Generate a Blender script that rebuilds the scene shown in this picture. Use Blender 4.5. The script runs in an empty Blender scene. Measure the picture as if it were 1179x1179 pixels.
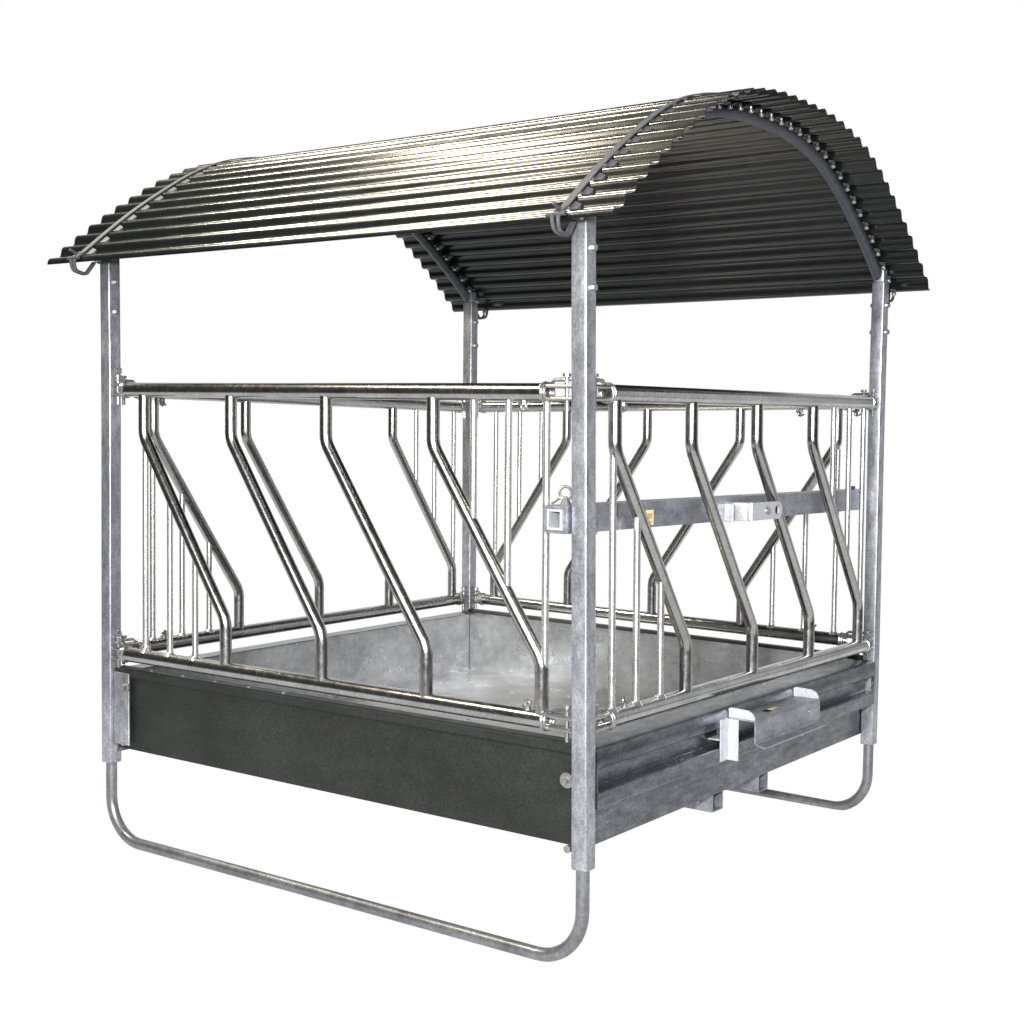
import bpy, bmesh, math, random
from mathutils import Vector, Matrix
random.seed(7)
scene = bpy.context.scene
COL = scene.collection
LX, LY = 2.0, 2.07            # post spacing along the front and along the side, metres
ZT, ZB = 1.322, 0.401         # centre heights of the top and bottom rails (z = 0 is the foot of the posts)
GROUND = -0.286
R_RAIL, R_BAR, R_ROD, R_LEG = 0.0252, 0.0198, 0.0104, 0.0195
PW = 0.0255                   # half width of a corner post

# ------------------------------------------------------------------ the feeder is slightly out of true
W = {'A': [(0.0, (.0078, .0057, .0009)), (.401, (.0035, .0026, .0008)), (1.322, (-.0083, -.0065, -.006)), (1.76, (-.0144, -.0104, 0))],
     'B': [(0.0, (-.0022, -.0014, .0036)), (.401, (-.0022, -.0016, -.0007)), (1.322, (-.0002, .0007, .0105)), (1.76, (-.0022, -.0016, 0))],
     'C': [(0.0, (-.0002, -.0006, -.0063)), (.401, (.0004, -.0003, -.0081)), (1.322, (-.0051, -.003, .0096)), (1.76, (-.0031, -.0023, 0))],
     'D': [(0.0, (.0058, .005, .0104)), (.401, (.0058, .005, .0104)), (1.322, (.0017, .0001, -.0145)), (1.76, (0, 0, 0))]}


def _lev(tab, z):
    if z <= tab[0][0]:
        return Vector(tab[0][1])
    for (z0, a), (z1, b) in zip(tab, tab[1:]):
        if z <= z1:
            t = (z - z0) / (z1 - z0)
            return Vector(a).lerp(Vector(b), t)
    return Vector(tab[-1][1])


def warp(p):
    u = min(1, max(0, -p[0] / LX)); v = min(1, max(0, p[1] / LY))
    a, b, c, d = (_lev(W[k], p[2]) for k in 'ABCD')
    return Vector(p) + a * (1 - u) * (1 - v) + b * u * (1 - v) + c * (1 - u) * v + d * u * v


# ------------------------------------------------------------------ materials
def new_mat(name):
    m = bpy.data.materials.new(name); m.use_nodes = True
    nt = m.node_tree
    for n in list(nt.nodes):
        nt.nodes.remove(n)
    out = nt.nodes.new('ShaderNodeOutputMaterial')
    b = nt.nodes.new('ShaderNodeBsdfPrincipled')
    nt.links.new(b.outputs[0], out.inputs[0])
    return m, nt, b


def noise(nt, scale, detail=4, rough=.6, stretch=None, vor=False):
    tc = nt.nodes.new('ShaderNodeTexCoord')
    src = tc.outputs['Object']
    if stretch:
        mp = nt.nodes.new('ShaderNodeMapping'); mp.inputs['Scale'].default_value = stretch
        nt.links.new(src, mp.inputs[0]); src = mp.outputs[0]
    if vor:
        n = nt.nodes.new('ShaderNodeTexVoronoi'); n.inputs['Scale'].default_value = scale
        nt.links.new(src, n.inputs['Vector']); return n.outputs['Color']
    n = nt.nodes.new('ShaderNodeTexNoise')
    n.inputs['Scale'].default_value = scale; n.inputs['Detail'].default_value = detail; n.inputs['Roughness'].default_value = rough
    nt.links.new(src, n.inputs['Vector'])
    return n.outputs['Fac']


def ramp(nt, fac, stops):
    r = nt.nodes.new('ShaderNodeValToRGB')
    e = r.color_ramp.elements
    while len(e) < len(stops):
        e.new(.5)
    for el, (p, c) in zip(e, stops):
        el.position = p
        el.color = (*c, 1) if len(c) == 3 else c
    nt.links.new(fac, r.inputs[0])
    return r.outputs[0]


def g(v):
    return (v, v, v)


def mixc(nt, a, b, fac, mode='MULTIPLY'):
    m = nt.nodes.new('ShaderNodeMix'); m.data_type = 'RGBA'; m.blend_type = mode
    m.inputs[0].default_value = fac
    nt.links.new(a, m.inputs[6]); nt.links.new(b, m.inputs[7])
    return m.outputs[2]


def bump(nt, b, h, strength, dist=.002):
    n = nt.nodes.new('ShaderNodeBump'); n.inputs['Strength'].default_value = strength; n.inputs['Distance'].default_value = dist
    nt.links.new(h, n.inputs['Height']); nt.links.new(n.outputs[0], b.inputs['Normal'])


def metal(name, lo, hi, metallic, r0, r1, scale=60, stretch=None, bs=.3, spangle=0.0, spec=.5, blot=.0):
    m, nt, b = new_mat(name)
    f = noise(nt, scale, 5, .7, stretch)
    c = ramp(nt, f, [(.3, lo), (.7, hi)])
    if spangle:
        v = noise(nt, 180, vor=True)
        bw = nt.nodes.new('ShaderNodeRGBToBW'); nt.links.new(v, bw.inputs[0])
        c = mixc(nt, c, ramp(nt, bw.outputs[0], [(.25, g(1 - spangle)), (.75, g(1.0))]), 1)
    if blot:
        f2 = noise(nt, 5, 5, .65)
        c = mixc(nt, c, ramp(nt, f2, [(.35, g(1 - blot)), (.62, g(1.0))]), 1)
    nt.links.new(c, b.inputs['Base Color'])
    b.inputs['Metallic'].default_value = metallic
    b.inputs['Specular IOR Level'].default_value = spec
    f3 = noise(nt, scale * .45, 4, .7, stretch)
    nt.links.new(ramp(nt, f3, [(.3, g(r0)), (.7, g(r1))]), b.inputs['Roughness'])
    if bs:
        bump(nt, b, f, bs)
    return m


M_POST = metal('galvanised_post', (.28, .29, .325), (.52, .53, .57), .75, .28, .48, 60, (1, 1, .35), .18, .24, blot=.38)
M_TUBE = metal('bright_tube', (.35, .348, .34), (.50, .497, .485), 1.0, .17, .29, 95, None, .12, 0, blot=.22)
M_LEG = metal('leg_tube', (.17, .175, .188), (.30, .306, .32), .8, .30, .44, 50, None, .15, .06, blot=.35)
M_ROD = metal('bright_rod', (.56, .56, .555), (.78, .78, .77), .9, .22, .34, 85, None, .06, 0, blot=.18)
M_CHAN = metal('galvanised_channel', (.09, .098, .116), (.25, .262, .29), .9, .22, .38, 45, (1, .25, 1), .1, .28, blot=.35)
def panel_mat():
    m, nt, b = new_mat('dark_panel')
    f = noise(nt, 150, 5, .75)
    c = ramp(nt, f, [(.3, (.008, .0095, .0085)), (.7, (.027, .0305, .026))])
    c = mixc(nt, c, ramp(nt, noise(nt, 2.2, 6, .65, (1, 1, 1.6)), [(.35, g(.62)), (.65, g(1.15))]), 1)
    # a few brownish rubbed patches and pale hairline scratches
    c = mixc(nt, c, ramp(nt, noise(nt, 6, 6, .7), [(.60, g(1)), (.74, (1.25, 1.0, .86))]), 1)
    c = mixc(nt, c, ramp(nt, noise(nt, 9, 3, .5, (.35, 1, 9)), [(.70, g(0)), (.78, g(.030))]), 1, 'ADD')
    nt.links.new(c, b.inputs['Base Color'])
    b.inputs['Metallic'].default_value = .3; b.inputs['Specular IOR Level'].default_value = .35
    nt.links.new(ramp(nt, noise(nt, 12, 5, .7), [(.3, g(.36)), (.7, g(.58))]), b.inputs['Roughness'])
    h = nt.nodes.new('ShaderNodeMath'); h.operation = 'MULTIPLY_ADD'; h.inputs[1].default_value = 6.0
    nt.links.new(noise(nt, 1.6, 2, .4), h.inputs[0]); nt.links.new(f, h.inputs[2])
    bump(nt, b, h.outputs[0], .35, .004)
    return m


M_PANEL = panel_mat()
M_TRAY = metal('tray_sheet', (.40, .405, .415), (.56, .57, .585), .8, .24, .40, 22, (1, 1, 1.5), .018, .12, blot=.32)
M_ARCH = metal('arch_tube', (.03, .032, .04), (.065, .068, .082), .5, .4, .55, 60, None, .2)
M_STRAP = metal('strap_steel', (.035, .038, .043), (.07, .073, .08), .1, .55, .65, 60, None, .2, 0, .12)
M_BOLT = metal('zinc_bolt', (.24, .24, .24), (.44, .44, .435), .9, .24, .36, 60, None, .1)
M_LUG = metal('zinc_lug', (.40, .41, .45), (.58, .59, .62), .5, .35, .5, 70, None, .2, .12)
M_BAR = metal('drawbar_steel', (.22, .23, .265), (.40, .41, .45), .7, .32, .5, 45, (1, .3, 1), .2, .2, blot=.3)
M_HOLE_SHADE = metal('hole_shade', (.01, .01, .01), (.02, .02, .02), 0, .7, .8, 40, None, 0, 0, .1)  # near-black that stands in for the shade inside openings


def roof_mat():
    m, nt, b = new_mat('roof_sheet_coating')
    f = noise(nt, 130, 5, .7)
    f2 = noise(nt, 3.5, 5, .6, (.4, 1, 1))
    c = ramp(nt, f, [(.3, (.0028, .0042, .004)), (.7, (.0065, .0085, .008))])
    c = mixc(nt, c, ramp(nt, f2, [(.3, g(.65)), (.7, g(1))]), 1)
    nt.links.new(c, b.inputs['Base Color'])
    b.inputs['Specular IOR Level'].default_value = .38
    f3 = noise(nt, 30, 4, .7, (.25, 1, 1))
    nt.links.new(ramp(nt, f3, [(.3, g(.165)), (.7, g(.255))]), b.inputs['Roughness'])
    bump(nt, b, f, .05)
    return m


M_ROOF = roof_mat()


def paint(name, col, r=.5):
    m, nt, b = new_mat(name)
    f = noise(nt, 90, 3)
    nt.links.new(ramp(nt, f, [(.3, tuple(x * .8 for x in col)), (.7, col)]), b.inputs['Base Color'])
    b.inputs['Roughness'].default_value = r
    return m


M_YEL = paint('yellow_label', (.62, .52, .27))
M_BRN = paint('label_print', (.42, .30, .12))


# ------------------------------------------------------------------ mesh building
class MB:
    def __init__(self):
        self.v = []; self.f = []

    def add(self, vs, fs):
        o = len(self.v)
        self.v += [Vector(p) for p in vs]
        self.f += [tuple(i + o for i in q) for q in fs]
        return self

    def box(self, x0, x1, y0, y1, z0, z1, bev=0.0, seg=2, rot=None):
        bm = bmesh.new()
        bmesh.ops.create_cube(bm, size=1)
        for v in bm.verts:
            v.co = Vector(((x0 + x1) / 2 + v.co.x * (x1 - x0), (y0 + y1) / 2 + v.co.y * (y1 - y0), (z0 + z1) / 2 + v.co.z * (z1 - z0)))
        if bev:
            bmesh.ops.bevel(bm, geom=bm.edges[:], offset=bev, segments=seg, profile=.5, affect='EDGES')
        # long pieces are cut along their length so that they can follow the frame
        for ax, (a, b) in enumerate(((x0, x1), (y0, y1), (z0, z1))):
            n = int((b - a) / .35)
            for k in range(1, n + 1):
                co = [0, 0, 0]; co[ax] = a + (b - a) * k / (n + 1)
                no = [0, 0, 0]; no[ax] = 1
                bmesh.ops.bisect_plane(bm, geom=bm.verts[:] + bm.edges[:] + bm.faces[:], plane_co=co, plane_no=no)
        bm.verts.index_update()
        self.add([v.co.copy() for v in bm.verts], [[v.index for v in f.verts] for f in bm.faces])
        bm.free()
        return self

    def tube(self, pts, r, seg=14, fillet=0.0, fseg=6, closed=False, taper=None, caps=True, sub=.3):
        pts = [Vector(p) for p in pts]
        if fillet:
            out = [pts[0]]
            for a, b, c in zip(pts, pts[1:], pts[2:]):
                d1 = (a - b).normalized(); d2 = (c - b).normalized()
                ang = d1.angle(d2)
                t = fillet / math.tan(ang / 2)
                t = min(t, (a - b).length * .49, (c - b).length * .49)
                rr = t * math.tan(ang / 2)
                cen = b + (d1 + d2).normalized() * (rr / math.sin(ang / 2))
                s = b + d1 * t - cen; e = b + d2 * t - cen
                for k in range(fseg + 1):
                    q = s.lerp(e, k / fseg).normalized() * rr
                    out.append(cen + s.slerp(e, k / fseg).normalized() * rr if s.angle(e) > 1e-4 else cen + q)
            out.append(pts[-1]); pts = out
        if sub and not closed:
            out = [pts[0]]
            for a, b in zip(pts, pts[1:]):
                n = int((b - a).length / sub)
                out += [a.lerp(b, k / (n + 1)) for k in range(1, n + 1)] + [b]
            pts = out
        n = len(pts)
        tang = []
        for i in range(n):
            a = pts[(i - 1) % n] if (closed or i > 0) else pts[i]
            b = pts[(i + 1) % n] if (closed or i < n - 1) else pts[i]
            tang.append((b - a).normalized())
        up = Vector((0, 0, 1)) if abs(tang[0].z) < .9 else Vector((1, 0, 0))
        nrm = (up - tang[0] * up.dot(tang[0])).normalized()
        vs, fs = [], []
        for i in range(n):
            nrm = (nrm - tang[i] * nrm.dot(tang[i])).normalized()
            bi = tang[i].cross(nrm)
            ri = r if taper is None else r * taper[min(i, len(taper) - 1)]
            for k in range(seg):
                a = 2 * math.pi * k / seg
                vs.append(pts[i] + (nrm * math.cos(a) + bi * math.sin(a)) * ri)
        m = n if closed else n - 1
        for i in range(m):
            for k in range(seg):
                j = (i + 1) % n
                fs.append((i * seg + k, i * seg + (k + 1) % seg, j * seg + (k + 1) % seg, j * seg + k))
        if not closed and caps:
            fs.append(tuple(range(seg))[::-1]); fs.append(tuple((n - 1) * seg + k for k in range(seg)))
        return self.add(vs, fs)

    def ring(self, c, axis, R, r, seg=18, rs=8):
        c = Vector(c); ax = Vector(axis).normalized()
        u = ax.orthogonal().normalized(); v = ax.cross(u)
        return self.tube([c + (u * math.cos(2 * math.pi * k / seg) + v * math.sin(2 * math.pi * k / seg)) * R for k in range(seg)], r, rs, closed=True)

    def strip(self, prof, a, b, axis, th, n=6):
        """thick sheet: an open profile of 2-D points, extruded from a to b along axis (0 = x, 1 = y)"""
        prof = [Vector(q).to_2d() for q in prof]
        off = []
        for i in range(len(prof)):
            d = []
            if i > 0: d.append((prof[i] - prof[i - 1]).normalized())
            if i < len(prof) - 1: d.append((prof[i + 1] - prof[i]).normalized())
            nn = sum((Vector((-q.y, q.x)) for q in d), Vector((0, 0)))
            nn.normalize()
            k = 1 / max(.4, nn.dot(Vector((-d[0].y, d[0].x))))
            off.append(prof[i] + nn * th * k)
        loop = prof + off[::-1]
        L = len(loop)
        vs, fs = [], []
        for s in range(n + 1):
            t = a + (b - a) * s / n
            for q in loop:
                vs.append((t, q.x, q.y) if axis == 0 else (q.x, t, q.y))
        for s in range(n):
            for k in range(L):
                fs.append((s * L + k, s * L + (k + 1) % L, (s + 1) * L + (k + 1) % L, (s + 1) * L + k))
        m = len(prof)
        for base, flip in ((0, False), (n * L, True)):
            for i in range(m - 1):
                q = (base + i, base + i + 1, base + L - 2 - i, base + L - 1 - i)
                fs.append(q[::-1] if flip else q)
        return self.add(vs, fs)

    def build(self, name, mat, parent=None, do_warp=True, smooth=True, angle=32, label=None):
        me = bpy.data.meshes.new(name)
        vs = [warp(p) for p in self.v] if do_warp else self.v
        me.from_pydata([tuple(p) for p in vs], [], self.f)
        bm = bmesh.new(); bm.from_mesh(me)
        bmesh.ops.recalc_face_normals(bm, faces=bm.faces[:])
        bm.to_mesh(me); bm.free()
        if smooth:
            for p in me.polygons: p.use_smooth = True
            me.set_sharp_from_angle(angle=math.radians(angle))
        me.materials.append(mat)
        o = bpy.data.objects.new(name, me); COL.objects.link(o)
        if parent: o.parent = parent
        if label: o['label'] = label
        return o


def empty(name, parent=None):
    o = bpy.data.objects.new(name, None); COL.objects.link(o)
    o.empty_display_size = .1
    if parent: o.parent = parent
    return o


# ------------------------------------------------------------------ the thing
feeder = empty('hay_feeder')
feeder['label'] = 'galvanised steel hay feeder with slanted feeding bars under a dark corrugated barrel roof'
feeder['category'] = 'hay feeder'

POSTS = {'A': (0, 0), 'B': (-LX, 0), 'C': (0, LY), 'D': (-LX, LY)}
POST_TOP = 1.795


def bolt_head(mb, p, n, r=.011, h=.008, washer=0):
    p = Vector(p); n = Vector(n).normalized()
    if washer:
        mb.tube([p - n * .002, p + n * .004], washer, 18, sub=0)
    q = p + n * (.004 if washer else 0)
    mb.tube([q - n * .002, q + n * h], r, 6, sub=0)


for k, (x, y) in POSTS.items():
    post = MB().box(x - PW, x + PW, y - PW, y + PW, 0, POST_TOP, .006, 3).build('corner_post', M_POST, feeder)
    # the slimmer sleeve that enters the roof arch
    MB().box(x - .019, x + .019, y - .019, y + .019, POST_TOP - .003, POST_TOP + .05, .004, 2).build('sleeve', M_POST, post)
    sx = 1 if x == 0 else -1
    sy = -1 if y == 0 else 1
    for z in (1.705, 1.60):
        for n, d in (((1, 0, 0), z), ((-1, 0, 0), z), ((0, -1, 0), z - .03)):
            if n == (0, -1, 0):
                continue
            mb = MB(); bolt_head(mb, (x + n[0] * PW, y + n[1] * PW + (.004 if n[0] else 0), d), n, .0095, .012)
            mb.build('bolt', M_BOLT, post)
    # hole where the pin of the top clamp goes through
    if k == 'A':
        mb = MB(); bolt_head(mb, (x - PW - .02, y - .012, .245), (0, -1, 0), .010, .014, .022); mb.build('washer_bolt', M_BOLT, post)
        mb = MB(); bolt_head(mb, (x - PW - .012, y - .01, .055), (0, -1, 0), .012, .016); mb.build('bolt', M_BOLT, post)
        mb = MB(); bolt_head(mb, (x + PW + .004, y - .02, .30), (0, 0, 1), .001, .001)
    if k == 'B':
        mp = MB().box(x + PW + .001, x + .108, -.012, -.004, .075, .335, .002, 1).build('fixing_plate', M_POST, post)
        mb = MB(); bolt_head(mb, (x + .096, -.012, .285), (0, -1, 0), .013, .016, .018); mb.build('bolt', M_BOLT, mp)
        mb = MB(); bolt_head(mb, (x + .085, -.010, .083), (0, -1, 0), .009, .012); mb.build('bolt', M_BOLT, mp)

# two U shaped skids, one under the front pair of posts and one under the rear pair
for y in (0, LY):
    zb = -.272
    MB().tube([(0, y, .12), (0, y, zb), (-LX, y, zb), (-LX, y, .12)], R_LEG, 18, .15, 12).build('support_leg', M_LEG, feeder)

# ------------------------------------------------------------------ feed barriers
FACES = {
    # name: (along axis, fixed coordinate, tops, bottoms, lower rods, upper rods, start, end)
    'front': (0, 0.0, (-1.823, -1.390, -.964, -.534), (-1.414, -.980, -.556, -.138), (-1.816, -1.690, -1.563), (-.384, -.260, -.128)),
    'side': (1, 0.0, (.156, .597, 1.040, 1.480), (.576, 1.028, 1.478, 1.925), (.147, .280, .420), (1.661, 1.805, 1.940)),
    'left': (1, -LX, (.190, .645, 1.090, 1.518), (.611, 1.060, 1.501, 1.945), (.186, .325, .458), (1.680, 1.810, 1.950)),
    'back': (0, LY, (-1.449, -1.032, -.589, -.164), (-1.846, -1.433, -.996, -.569), (-.429, -.289, -.159), (-1.843, -1.708, -1.587)),
}


def P(ax, fx, u, z, n=0.0):
    return (u, fx + n, z) if ax == 0 else (fx + n, u, z)


for name, (ax, fx, tops, bots, lrods, urods) in FACES.items():
    fb = empty('feed_barrier', feeder)
    lo, hi = ((-LX, 0) if ax == 0 else (0, LY))
    a, b = (lo + .085, hi - .125) if ax == 0 else (lo + .125, hi - .085)
    for nm, z in (('top_rail', ZT), ('bottom_rail', ZB)):
        MB().tube([P(ax, fx, a, z), P(ax, fx, b, z)], R_RAIL, 24).build(nm, M_TUBE, fb)
    zu, zl = 1.163, .566

    def fit(u, z):
        q = P(ax, fx, u, z)
        return u - (warp(q) - Vector(q))[ax]
    for t, bt in zip(tops, bots):
        MB().tube([P(ax, fx, fit(t, 1.25), ZT - .012), P(ax, fx, fit(t, zu), zu), P(ax, fx, fit(bt, zl), zl), P(ax, fx, fit(bt, .45), ZB + .012)], R_BAR, 18, .085, 7).build('bent_bar', M_TUBE, fb)

    def bar_z(u, t, bt):
        s = (u - t) / (bt - t)
        return zu + (zl - zu) * s if s > .02 else zu - .02
    for u in lrods:      # from the outer bar down to the bottom rail
        z1 = bar_z(u, *( (tops[-1], bots[-1]) if name == 'back' else (tops[0], bots[0])))
        MB().tube([P(ax, fx, fit(u, z1), z1), P(ax, fx, fit(u, .45), ZB + .055), P(ax, fx, fit(u, .45), ZB + .03), P(ax, fx, fit(u, .45), ZB + .018)], R_ROD, 12, sub=0, taper=[1, 1, 1.15, 2.1]).build('upright_rod', M_ROD, fb)
    for u in urods:      # from the top rail down to the last bar
        z1 = bar_z(u, *((tops[0], bots[0]) if name == 'back' else (tops[-1], bots[-1])))
        z1 = max(z1, .55)
        MB().tube([P(ax, fx, fit(u, 1.25), ZT - .02), P(ax, fx, fit(u, z1), z1)], R_ROD, 12).build('upright_rod', M_ROD, fb)
    # hinge clamps at the four rail ends
    for z in (ZT, ZB):
        for e, post_c, s in ((a, lo, -1), (b, hi, 1)):
            mb = MB()
            d = (1, 0, 0) if ax == 0 else (0, 1, 0)
            for q in (0, .010):
                mb.ring(P(ax, fx, e + s * q, z), d, .0245, .0045 if q else .006, 22, 8)
            pe = post_c - s * PW
            for dz in (-.017, .017):
                for w in (-.014, .014):
                    mb.tube([P(ax, fx, e - s * .01, z + dz, w), P(ax, fx, pe - s * .002, z + dz, w * .9)], .006, 8, sub=0)
                lo_, hi_ = sorted((e + s * .004, pe))
                if ax == 0:
                    mb.box(lo_, hi_, fx - .012, fx + .012, z + dz - .003, z + dz + .003)
                else:
                    mb.box(fx - .012, fx + .012, lo_, hi_, z + dz - .003, z + dz + .003)
            mb.tube([P(ax, fx, e + s * .012, z + .019), P(ax, fx, e + s * .03, z + .034), P(ax, fx, pe - s * .004, z + .036)], .0055, 8, sub=0)
            cl = mb.build('end_clamp', M_BOLT, fb)
            pu = (e + 2 * pe) / 3 + s * .004
            mb = MB().tube([P(ax, fx, pu, z - .052), P(ax, fx, pu, z + .046)], .0062, 10)
            mb.tube([P(ax, fx, pu, z + .043), P(ax, fx, pu, z + .052)], .012, 10, sub=0)
            if name == 'front' and s < 0:
                mb.ring(P(ax, fx, pu, z + .066), (0, 1, 0) if ax == 0 else (1, 0, 0), .013, .004, 16, 8)
            mb.build('hinge_pin', M_BOLT, fb)
    # little wing bolts near the corner
    spots = {'front': [(-.188, ZB, 1), (-1.80, ZB, 1), (-.20, ZT, -1)], 'side': [(.215, ZB, 1), (.205, ZT, -1)],
             'left': [(.24, ZB, 1), (.23, ZT, -1)], 'back': [(-.25, ZB, 1), (-.32, ZT, -1), (-.08, ZT, -1)]}[name]
    for u, z, s in spots:
        mb = MB().tube([P(ax, fx, u, z + s * .018), P(ax, fx, u, z + s * .034)], .010, 10, sub=0)
        mb.ring(P(ax, fx, u, z + s * .04), (0, 1, 0) if ax == 0 else (1, 0, 0), .0085, .0045, 12, 8)
        mb.tube([P(ax, fx, u - .018, z + s * .030), P(ax, fx, u + .016, z + s * .046)], .0042, 8, sub=0)
        mb.build('wing_bolt', M_BOLT, fb)

# ------------------------------------------------------------------ tray
tray = MB().box(-1.975, -.035, .035, LY - .035, .062, .070).build('hay_tray', M_TRAY, feeder)
# front and rear walls: dark outside sheet, folded lip on top
for y, s, nm in ((0, 1, 'front'), (LY, -1, 'back')):
    x0, x1 = -LX + PW + .001, -PW - .001
    MB().box(x0, x1, min(y + s * .008, y + s * .011), max(y + s * .008, y + s * .011), .058, .322).build(
        'tray_wall', M_PANEL, tray, label='dark outer tray wall')
    pr = [(y + s * .030, .3195), (y + s * .001, .3185), (y - s * .003, .323), (y - s * .003, .343), (y + s * .002, .348), (y + s * .034, .349), (y + s * .040, .340)]
    if s < 0: pr = pr[::-1]
    MB().strip(pr, x0, x1, 0, .0025, 8).build('tray_rim', M_PANEL, tray)
    # inner skin
    MB().box(-1.972, -.04, min(y + s * .036, y + s * .039), max(y + s * .036, y + s * .039), .070, .338).build('inner_wall', M_TRAY, tray)
for i in range(5):
    mb = MB().tube([(-1.80 + i * .16, .014, .347), (-1.80 + i * .16, .014, .353)], .007, 10, sub=0)
    mb.build('rivet', M_BOLT, tray)
for x, s in ((0, 1), (-LX, -1)):
    y0, y1 = PW + .002, LY - PW - .002
    o = x + s * .0275
    def pr(l):
        q = [(x + s * (v[0]), v[1]) for v in l]
        return q if s > 0 else q[::-1]
    # folded side rail of the tray: wide top flange, upper lip, recessed web, shelf and lower lip
    prof = pr([(-.075, .338), (.012, .3345), (.0215, .330), (.0255, .322), (.0255, .2815), (.0225, .279), (-.012, .277),
               (-.014, .272), (-.014, .218), (-.010, .2135), (.0235, .2115), (.0265, .209), (.0265, .170), (.0235, .167), (-.026, .166)])
    ch = MB().strip(prof, y0, y1, 1, .0025, 10).build('side_channel', M_CHAN, tray)
    xs = sorted((x - s * .027, x - s * .030))
    MB().box(xs[0], xs[1], y0 - .02, y1 + .02, .041, .1652).build('tray_wall', M_CHAN, tray)
    xs = sorted((x - s * .034, x - s * .0365))
    MB().box(xs[0], xs[1], .042, LY - .042, .070, .3335).build('inner_wall', M_TRAY, tray)
    # end cleats against the posts
    for yy in (y0, y1):
        e = sorted((yy, yy + (.004 if yy == y0 else -.004)))
        MB().box(x + s * .0275 - .012 * (s > 0), x + s * .0275 + .012 * (s < 0), e[0] , e[1], .17, .325).build('cleat', M_CHAN, tray)

# two box beams under the tray, running across
for y in (.862, 1.198):
    y0, y1, z0, z1, t = y - .036, y + .036, -.020, .0615, .004
    bm = MB()
    bm.box(-1.99, -.033, y0, y0 + t, z0, z1); bm.box(-1.99, -.033, y1 - t, y1, z0, z1)
    bm.box(-1.99, -.033, y0 + t, y1 - t, z0, z0 + t); bm.box(-1.99, -.033, y0 + t, y1 - t, z1 - t, z1)
    cb = bm.build('cross_beam', M_BAR, feeder)
    if y < 1:
        MB().tube([(-.085, y0 + .001, .014), (-.085, y0 - .008, .014)], .010, 12, sub=0).build('bolt', M_BOLT, cb)

# ------------------------------------------------------------------ hitch bracket on the side channel
hx0 = .030
YN, YF = .807, 1.300
prof = [(hx0, .306), (.120, .306), (.126, .300), (.126, .236), (.131, .2305), (.158, .224)]
hb = MB().strip(prof, YN, YF, 1, -.0055, 4).build('hitch_bracket', M_BAR, feeder)
for yy, s in ((YN, 1), (YF, -1)):
    # rounded upstanding tab
    t0, t1 = yy, yy + s * .006
    out = [(.030, .3062), (.030, .335), (.040, .338), (.098, .335), (.113, .327), (.121, .314), (.122, .3062)]
    n = len(out)
    vs = [(q[0], t0, q[1]) for q in out] + [(q[0], t1, q[1]) for q in out]
    fs = [tuple(range(n)), tuple(range(n, 2 * n))[::-1]] + [(k, (k + 1) % n, n + (k + 1) % n, n + k) for k in range(n)]
    MB().add(vs, fs).build('end_tab', M_LUG, hb)
for yy in (YN - .004, YF + .0):
    MB().box(.0275, .066, yy, yy + .006, .168, .302, .0015, 1).build('mounting_plate', M_LUG, hb)
MB().box(.0272, .0315, YN - .055, YN - .005, .170, .305, .001, 1).build('mounting_plate', M_LUG, hb)
MB().box(-.012, .0272, YN - .06, YN - .004, .238, .243, .0008, 1).build('latch_stop', M_LUG, hb)
MB().box(-.0115, -.010, YN - .075, YN - .004, .243, .268).build('slot_shade', M_HOLE_SHADE, hb)  # dark sheet painted as the shade in the channel window
mb = MB().box(.070, .082, 1.010, 1.055, .3058, .3072, .0003, 1); mb.build('paint_mark', M_YEL, hb)
MB().box(.066, .090, .965, 1.000, .3058, .3072, .0003, 1).build('slot_shade', M_HOLE_SHADE, hb)  # dark patch on the plate, painted shade of an opening
MB().tube([(.126, 1.215, .275), (.129, 1.215, .275)], .008, 12, sub=0).build('bolt', M_BOLT, hb)

# ------------------------------------------------------------------ drawbar stowed inside the side barrier
bx0, bx1, bz0, bz1, t = -.098, -.029, .936, 1.013, .008
by0, by1 = -.045, 2.035
m_ = MB()
m_.box(bx0, bx0 + t, by0, by1, bz0, bz1); m_.box(bx1 - t, bx1, by0, by1, bz0, bz1)
m_.box(bx0 + t, bx1 - t, by0, by1, bz0, bz0 + t); m_.box(bx0 + t, bx1 - t, by0, by1, bz1 - t, bz1)
db = m_.build('drawbar', M_BAR, feeder)
i0, i1, j0, j1 = bx0 + .0095, bx1 - .0095, bz0 + .0095, bz1 - .0095
m_ = MB()
m_.box(i0, i0 + .007, by0 - .004, by0 + .5, j0, j1); m_.box(i1 - .007, i1, by0 - .004, by0 + .5, j0, j1)
m_.box(i0 + .007, i1 - .007, by0 - .004, by0 + .5, j0, j0 + .007); m_.box(i0 + .007, i1 - .007, by0 - .004, by0 + .5, j1 - .007, j1)
m_.build('inner_tube', M_LUG, db)
MB().box(i0 + .008, i1 - .008, by0 + .25, by0 + .254, j0 + .008, j1 - .008).build('bore_shade', M_HOLE_SHADE, db)  # dark sheet put in as the shade deep inside the tube
cx, cy = -.062, .005
m_ = MB().tube([(cx, cy, bz1 - .003), (cx, cy, bz1 + .022)], .0085, 12, sub=0, taper=[2.2, .9])
lp = m_.build('locking_pin', M_BOLT, db)
MB().ring((cx, cy - .002, bz1 + .035), (.55, -.83, 0), .0165, .0042, 22, 8).build('pull_ring', M_BOLT, lp)
m_ = MB().tube([(cx - .045, cy, bz1 + .003), (cx - .012, cy - .012, bz1 + .020), (cx + .012, cy + .012, bz1 + .020), (cx + .045, cy, bz1 + .003)], .004, 8, .01, 4, sub=0)
m_.build('spring_clip', M_BOLT, lp)
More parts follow.
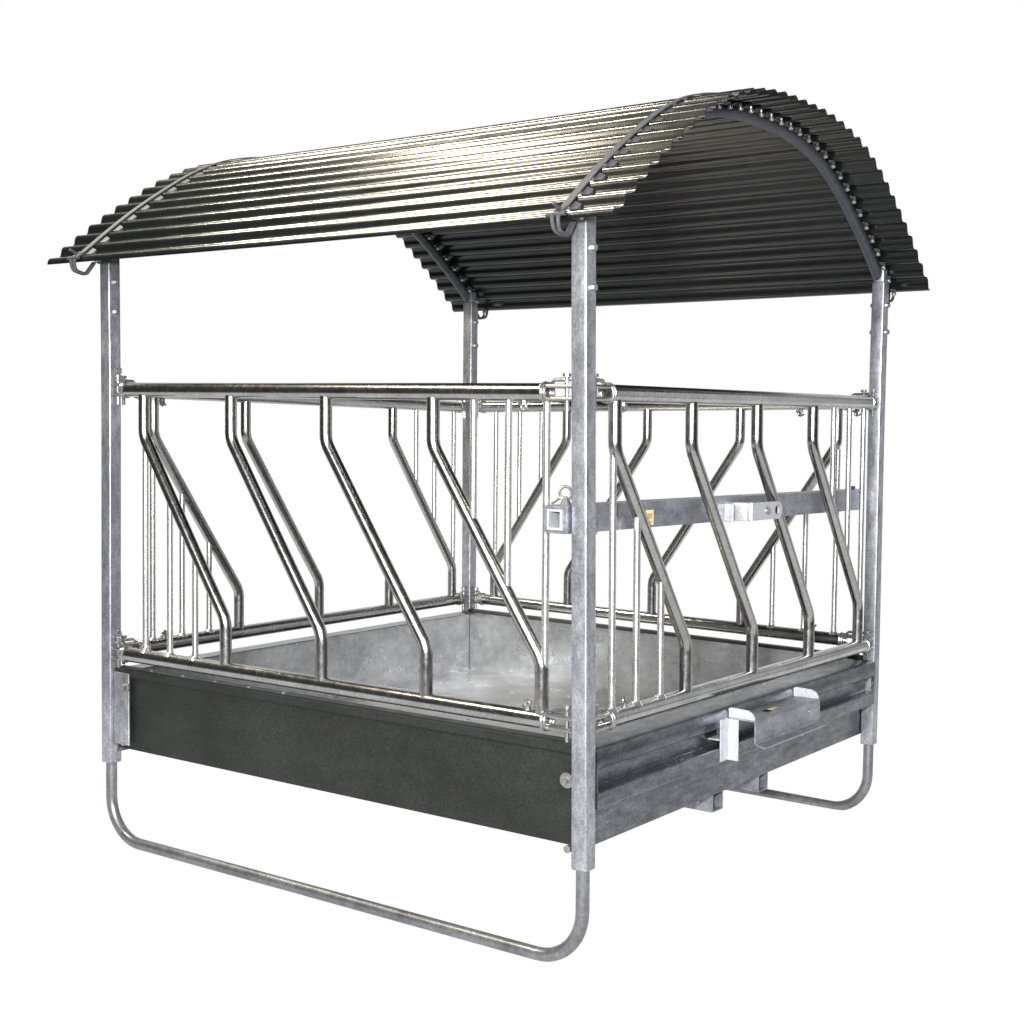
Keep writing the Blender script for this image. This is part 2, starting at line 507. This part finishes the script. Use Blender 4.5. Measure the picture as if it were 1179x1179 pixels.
# lug: fork block through the bars and a flat eye plate
zc = .966
lg = MB().box(bx1 - .001, .026, .928, .972, zc - .030, zc + .030, .004, 2).build('lug_block', M_LUG, db)
pts = []
n = 16
y_end, rr = 1.173, .029
loop = [(.95, zc - rr), (y_end - rr, zc - rr)] + [(y_end - rr + rr * math.sin(math.pi * k / n), zc - rr * math.cos(math.pi * k / n)) for k in range(1, n)] + [(y_end - rr, zc + rr), (.95, zc + rr)]
hole = [(1.135 + .0175 * math.cos(2 * math.pi * k / 20), zc + .0175 * math.sin(2 * math.pi * k / 20)) for k in range(20)]
bm = bmesh.new()
def eloop(pl):
    vs = [bm.verts.new((.0265, q[0], q[1])) for q in pl]
    return [bm.edges.new((vs[i], vs[(i + 1) % len(vs)])) for i in range(len(vs))]
ed = eloop(loop) + eloop(hole)
bmesh.ops.triangle_fill(bm, use_beauty=True, edges=ed)
r_ = bmesh.ops.extrude_face_region(bm, geom=bm.faces[:])
for v in [q for q in r_['geom'] if isinstance(q, bmesh.types.BMVert)]:
    v.co.x += .008
bm.verts.index_update()
mm = MB().add([v.co.copy() for v in bm.verts], [[v.index for v in f.verts] for f in bm.faces]); bm.free()
mm.build('eye_plate', M_LUG, db)
MB().tube([(.0262, 1.135, zc), (.0245, 1.135, zc)], .0172, 20, sub=0).build('eye_shade', M_HOLE_SHADE, db)  # dark disc behind the eye, painted as the shade in its hole
MB().tube([(.034, 1.06, zc), (.039, 1.06, zc)], .013, 18, sub=0).build('rivet', M_BOLT, db)
MB().box(bx1 - .001, .002, .875, .887, zc - .032, zc + .028, .002, 1).build('stop_plate', M_LUG, db)
st = MB().box(bx1 - .0005, bx1 + .0012, .378, .424, zc - .024, zc + .022, .0004, 1).build('sticker', M_YEL, db, label='yellow maker sticker with a brown mark')
m_ = MB().box(bx1 + .0011, bx1 + .0019, .388, .414, zc - .004, zc + .012)
m_.box(bx1 + .0011, bx1 + .0019, .388, .414, zc - .017, zc - .012)
m_.build('print', M_BRN, st)
m_ = MB(); bolt_head(m_, (-.063, by1 - .03, bz1), (0, 0, 1), .009, .012); m_.build('bolt', M_BOLT, db)

# the bar hangs a little lower at its far end
db.matrix_local = Matrix.Translation((0, 0, .97)) @ Matrix.Rotation(-.0092, 4, 'X') @ Matrix.Translation((0, 0, -.972))

# ------------------------------------------------------------------ roof
YC = 1.026
HALF = 1.158
KN = [(0, 2.260), (.22, 2.252), (.45, 2.209), (.62, 2.140), (.78, 2.046), (.95, 1.930), (1.158, 1.766)]


def hermite(x):
    x = abs(x)
    n = len(KN)
    sl = []
    for i in range(n):
        if i == 0: sl.append(0)
        elif i == n - 1: sl.append((KN[i][1] - KN[i - 1][1]) / (KN[i][0] - KN[i - 1][0]))
        else: sl.append((KN[i + 1][1] - KN[i - 1][1]) / (KN[i + 1][0] - KN[i - 1][0]))
    if x >= KN[-1][0]:
        return KN[-1][1] + sl[-1] * (x - KN[-1][0])
    for i in range(n - 1):
        if x <= KN[i + 1][0]:
            h = KN[i + 1][0] - KN[i][0]; t = (x - KN[i][0]) / h
            return ((2 * t ** 3 - 3 * t ** 2 + 1) * KN[i][1] + (t ** 3 - 2 * t ** 2 + t) * h * sl[i]
                    + (-2 * t ** 3 + 3 * t ** 2) * KN[i + 1][1] + (t ** 3 - t ** 2) * h * sl[i + 1])


N = 1600
arc = [(0.0, -HALF)]
prev = Vector((-HALF, hermite(-HALF)))
samp = [(0.0, prev.copy())]
for i in range(1, N + 1):
    d = -HALF + 2 * HALF * i / N
    q = Vector((d, hermite(d)))
    samp.append((samp[-1][0] + (q - prev).length, q)); prev = q
TOTAL = samp[-1][0]


def on_arc(s):
    s = min(max(s, 0), TOTAL)
    lo, hi = 0, N
    while hi - lo > 1:
        m = (lo + hi) // 2
        if samp[m][0] <= s: lo = m
        else: hi = m
    (s0, a), (s1, b) = samp[lo], samp[hi]
    t = (s - s0) / (s1 - s0)
    d = (b - a).normalized()
    return a.lerp(b, t), Vector((-d.y, d.x))


WAVES = 35
PITCH = TOTAL / WAVES
AMP = .0095


def sheet(s, extra=0.0):
    p, n = on_arc(s)
    ph = 2 * math.pi * s / PITCH
    w = math.sin(ph)
    w = w * (1.12 - .12 * w * w)
    q = p + n * (AMP * w - .0 + extra)
    return q


XR, XL = .153, -2.178
PER = 24
rows = WAVES * PER
vs, fs = [], []
xsN = 12
th = .0012
for side in (0, 1):
    for i in range(rows + 1):
        s = TOTAL * i / rows
        q = sheet(s, -th * 2 * side)
        for k in range(xsN + 1):
            x = XR + (XL - XR) * k / xsN
            # the sheets overlap and sit a little unevenly
            dz = .0020 * math.sin(x * 2.1 + .6)
            vs.append((x, YC + q.x, q.y + dz))
st_ = (rows + 1) * (xsN + 1)
for side in (0, 1):
    for i in range(rows):
        for k in range(xsN):
            a = side * st_ + i * (xsN + 1) + k
            fs.append((a, a + 1, a + xsN + 2, a + xsN + 1) if side == 0 else (a, a + xsN + 1, a + xsN + 2, a + 1))
for i in range(rows):
    for k in (0, xsN):
        a = i * (xsN + 1) + k; b = a + xsN + 1
        fs.append((a, b, b + st_, a + st_))
for k in range(xsN):
    for i in (0, rows):
        a = i * (xsN + 1) + k
        fs.append((a, a + 1, a + 1 + st_, a + st_))
roof = MB().add(vs, fs).build('roof', M_ROOF, feeder, do_warp=False, angle=60, label='dark corrugated barrel roof sheet')

bolt_mesh = clip_mesh = None
for xa in (-.012, -2.012):
    # bent tube that carries the sheet: straight legs, two bends, short straight crown
    off = -.037
    ap = []
    for i in range(0, 61):
        s = .075 + (TOTAL - .15) * i / 60
        p, n = on_arc(s)
        q = p + n * off
        ap.append((xa, YC + q.x, q.y))
    arch = MB().tube(ap, .0205, 16, sub=0).build('roof_arch', M_ARCH, roof, do_warp=False)
    # flat strap over the crests
    sv, sf = [], []
    M_ = 150
    for i in range(M_ + 1):
        s = -0.004 + (TOTAL + .008) * i / M_
        p, n = on_arc(s)
        for dx, e in ((-.012, AMP + .002), (.012, AMP + .002), (.012, AMP + .006), (-.012, AMP + .006)):
            q = p + n * e
            sv.append((xa + dx, YC + q.x, q.y))
    for i in range(M_):
        for k in range(4):
            sf.append((i * 4 + k, i * 4 + (k + 1) % 4, i * 4 + 4 + (k + 1) % 4, i * 4 + 4 + k))
    sf += [(0, 1, 2, 3), (M_ * 4 + 3, M_ * 4 + 2, M_ * 4 + 1, M_ * 4)]
    MB().add(sv, sf).build('roof_strap', M_STRAP, roof, do_warp=False)
    # hook bolts in every valley: head under the sheet, saddle clip above it
    for w in range(WAVES):
        s = (w + .75) * PITCH
        p, n = on_arc(s)
        if bolt_mesh is None:
            mb = MB().tube([(.0, 0, -.016), (.0, 0, -.004)], .005, 8, sub=0)
            mb.tube([(.0, 0, -.026), (0, 0, -.022), (0, 0, -.016), (0, 0, -.012)], .0092, 12, sub=0, taper=[.55, 1, 1, .7])
            bo = mb.build('hook_bolt', M_BOLT, roof, do_warp=False); bolt_mesh = bo
            mb = MB()
            mb.add([(0, -.021, .016), (.0, .021, .016), (.0, .007, -.004), (.0, -.007, -.004), (.022, -.012, .010), (.022, .012, .010), (.020, .005, -.003), (.020, -.005, -.003)],
                   [(0, 1, 2, 3), (4, 7, 6, 5), (0, 4, 5, 1), (1, 5, 6, 2), (2, 6, 7, 3), (3, 7, 4, 0)])
            co = mb.build('saddle_clip', M_STRAP, roof, do_warp=False); clip_mesh = co
        else:
            bo = bolt_mesh.copy(); COL.objects.link(bo); bo.parent = roof
            co = clip_mesh.copy(); COL.objects.link(co); co.parent = roof
        rot = Matrix.Rotation(math.atan2(-n.x, n.y), 4, 'X')
        q = p + n * (-AMP)
        bo.matrix_local = Matrix.Translation((xa + .030, YC + q.x, q.y)) @ rot
        co.matrix_local = Matrix.Translation((xa + .013, YC + q.x, q.y + .002)) @ rot
    # loop hooks that hold the strap ends under the eaves
    for s, sg in ((0, -1), (TOTAL, 1)):
        p, n = on_arc(s)
        tdir = Vector((p.x, 0)).normalized()
        ye, ze = YC + p.x, p.y
        mb = MB()
        for dx in (-.010, .010):
            mb.tube([(xa + dx, ye - sg * .02, ze + .034), (xa + dx, ye + sg * .022, ze + .006), (xa + dx * .8, ye + sg * .012, ze - .030),
                     (xa + dx * .5, ye - sg * .035, ze - .040), (xa + dx * .4, ye - sg * .07, ze + .004)], .0055, 10, .02, 5, sub=0)
        mb.tube([(xa - .03, ye + sg * .016, ze + .012), (xa + .03, ye + sg * .016, ze + .012)], .006, 10, sub=0)
        mb.tube([(xa, ye - sg * .02, ze + .018), (xa, ye + sg * .03, ze + .040)], .005, 10, sub=0)
        mb.build('strap_hook', M_STRAP, roof, do_warp=False)

# ------------------------------------------------------------------ the added white cove it stands in, glowing by itself
CAM = Vector((2.13029463, -3.28492750, 1.22335818))
yaw = .627364219
F = Vector((-math.sin(yaw), math.cos(yaw), 0)); Rt = Vector((math.cos(yaw), math.sin(yaw), 0))
base = Vector((CAM.x, CAM.y, 0))
secs = [(1.6, GROUND), (11.0, GROUND)]
for k in range(1, 13):
    a = math.pi / 2 * k / 12
    secs.append((11.0 + 2.2 * math.sin(a), GROUND + 2.2 * (1 - math.cos(a))))
secs.append((13.2, 8.0))
vs, fs = [], []
K = 24
for d, z in secs:
    hw = 2.6 + (d - 1.6) * .62
    for k in range(K + 1):
        p = base + F * d + Rt * (hw * (2 * k / K - 1))
        vs.append((p.x, p.y, z))
for i in range(len(secs) - 1):
    for k in range(K):
        a = i * (K + 1) + k
        fs.append((a, a + 1, a + K + 2, a + K + 1))
mat, nt, b = new_mat('glowing_white_cove')
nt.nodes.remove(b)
em = nt.nodes.new('ShaderNodeEmission'); em.inputs[0].default_value = (1, 1, 1, 1); em.inputs[1].default_value = 1.0  # glow put into floor and wall so they stay white without shadows
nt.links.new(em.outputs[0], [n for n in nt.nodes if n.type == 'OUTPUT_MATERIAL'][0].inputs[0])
cove = MB().add(vs, fs).build('backdrop', mat, None, do_warp=False)
cove['kind'] = 'structure'
cove['label'] = 'plain white backdrop and floor that glow by themselves'
cove['category'] = 'backdrop'

# ------------------------------------------------------------------ lamps and added fill lights
def area(name, loc, target, size, power, col, size_y=None):
    l = bpy.data.lights.new(name, 'AREA'); l.energy = power; l.color = col
    l.size = size
    if size_y:
        l.shape = 'RECTANGLE'; l.size_y = size_y
    o = bpy.data.objects.new(name, l); COL.objects.link(o)
    o.location = loc
    o.rotation_euler = (Vector(target) - Vector(loc)).to_track_quat('-Z', 'Y').to_euler()
    return o


area('flash_lamp', CAM - Rt * .30 + Vector((0, 0, .40)) - F * .1, (-.8, .9, .8), .30, 450, (1, .985, .965))
area('wide_fill', CAM - Rt * .5 - F * .9 + Vector((0, 0, 1.4)), (-.9, .9, 1.3), 6.2, 500, (.985, .99, 1), 3.5)  # added light behind the camera, widens the bright cores on the bars
area('side_fill', (2.4, 4.9, 1.6), (0, 1.2, .9), 2.4, 17, (.95, .97, 1), 2.8)  # added light at the right, brightens the side rails
area('warm_hall_lamp', (-3.7, -.15, 5.9), (-.6, .2, 2.0), .22, 720, (1, .90, .73), 2.6)
area('warm_streak_fill', (-3.1, -2.0, 4.8), (-.8, .0, 1.6), 1.2, 190, (1, .88, .68), .3)  # added light for a second warm streak on the corrugations

# ------------------------------------------------------------------ world, camera, view
w = bpy.data.worlds.new('World'); scene.world = w; w.use_nodes = True
bg = w.node_tree.nodes['Background']
bg.inputs[0].default_value = (.9, .95, 1, 1); bg.inputs[1].default_value = .06

R = Matrix(((0.8095061616400945, -0.04585867438104699, 0.5853176541423762),
            (0.5869611631632669, 0.04066285238321207, -0.8085933003519667),
            (0.013280331499857549, 0.9981199899912206, 0.059834090409896616)))
cam = bpy.data.cameras.new('camera'); co = bpy.data.objects.new('camera', cam); COL.objects.link(co)
co.matrix_world = Matrix.Translation(CAM) @ R.to_4x4()
cam.sensor_fit = 'HORIZONTAL'; cam.sensor_width = 36
cam.lens = 36 * 1654.409 / 1179
cam.clip_end = 100
scene.camera = co
vs_ = scene.view_settings
vs_.view_transform = 'Standard'; vs_.look = 'None'; vs_.exposure = 0; vs_.gamma = 1; vs_.use_curve_mapping = False
scene.render.engine = 'CYCLES'
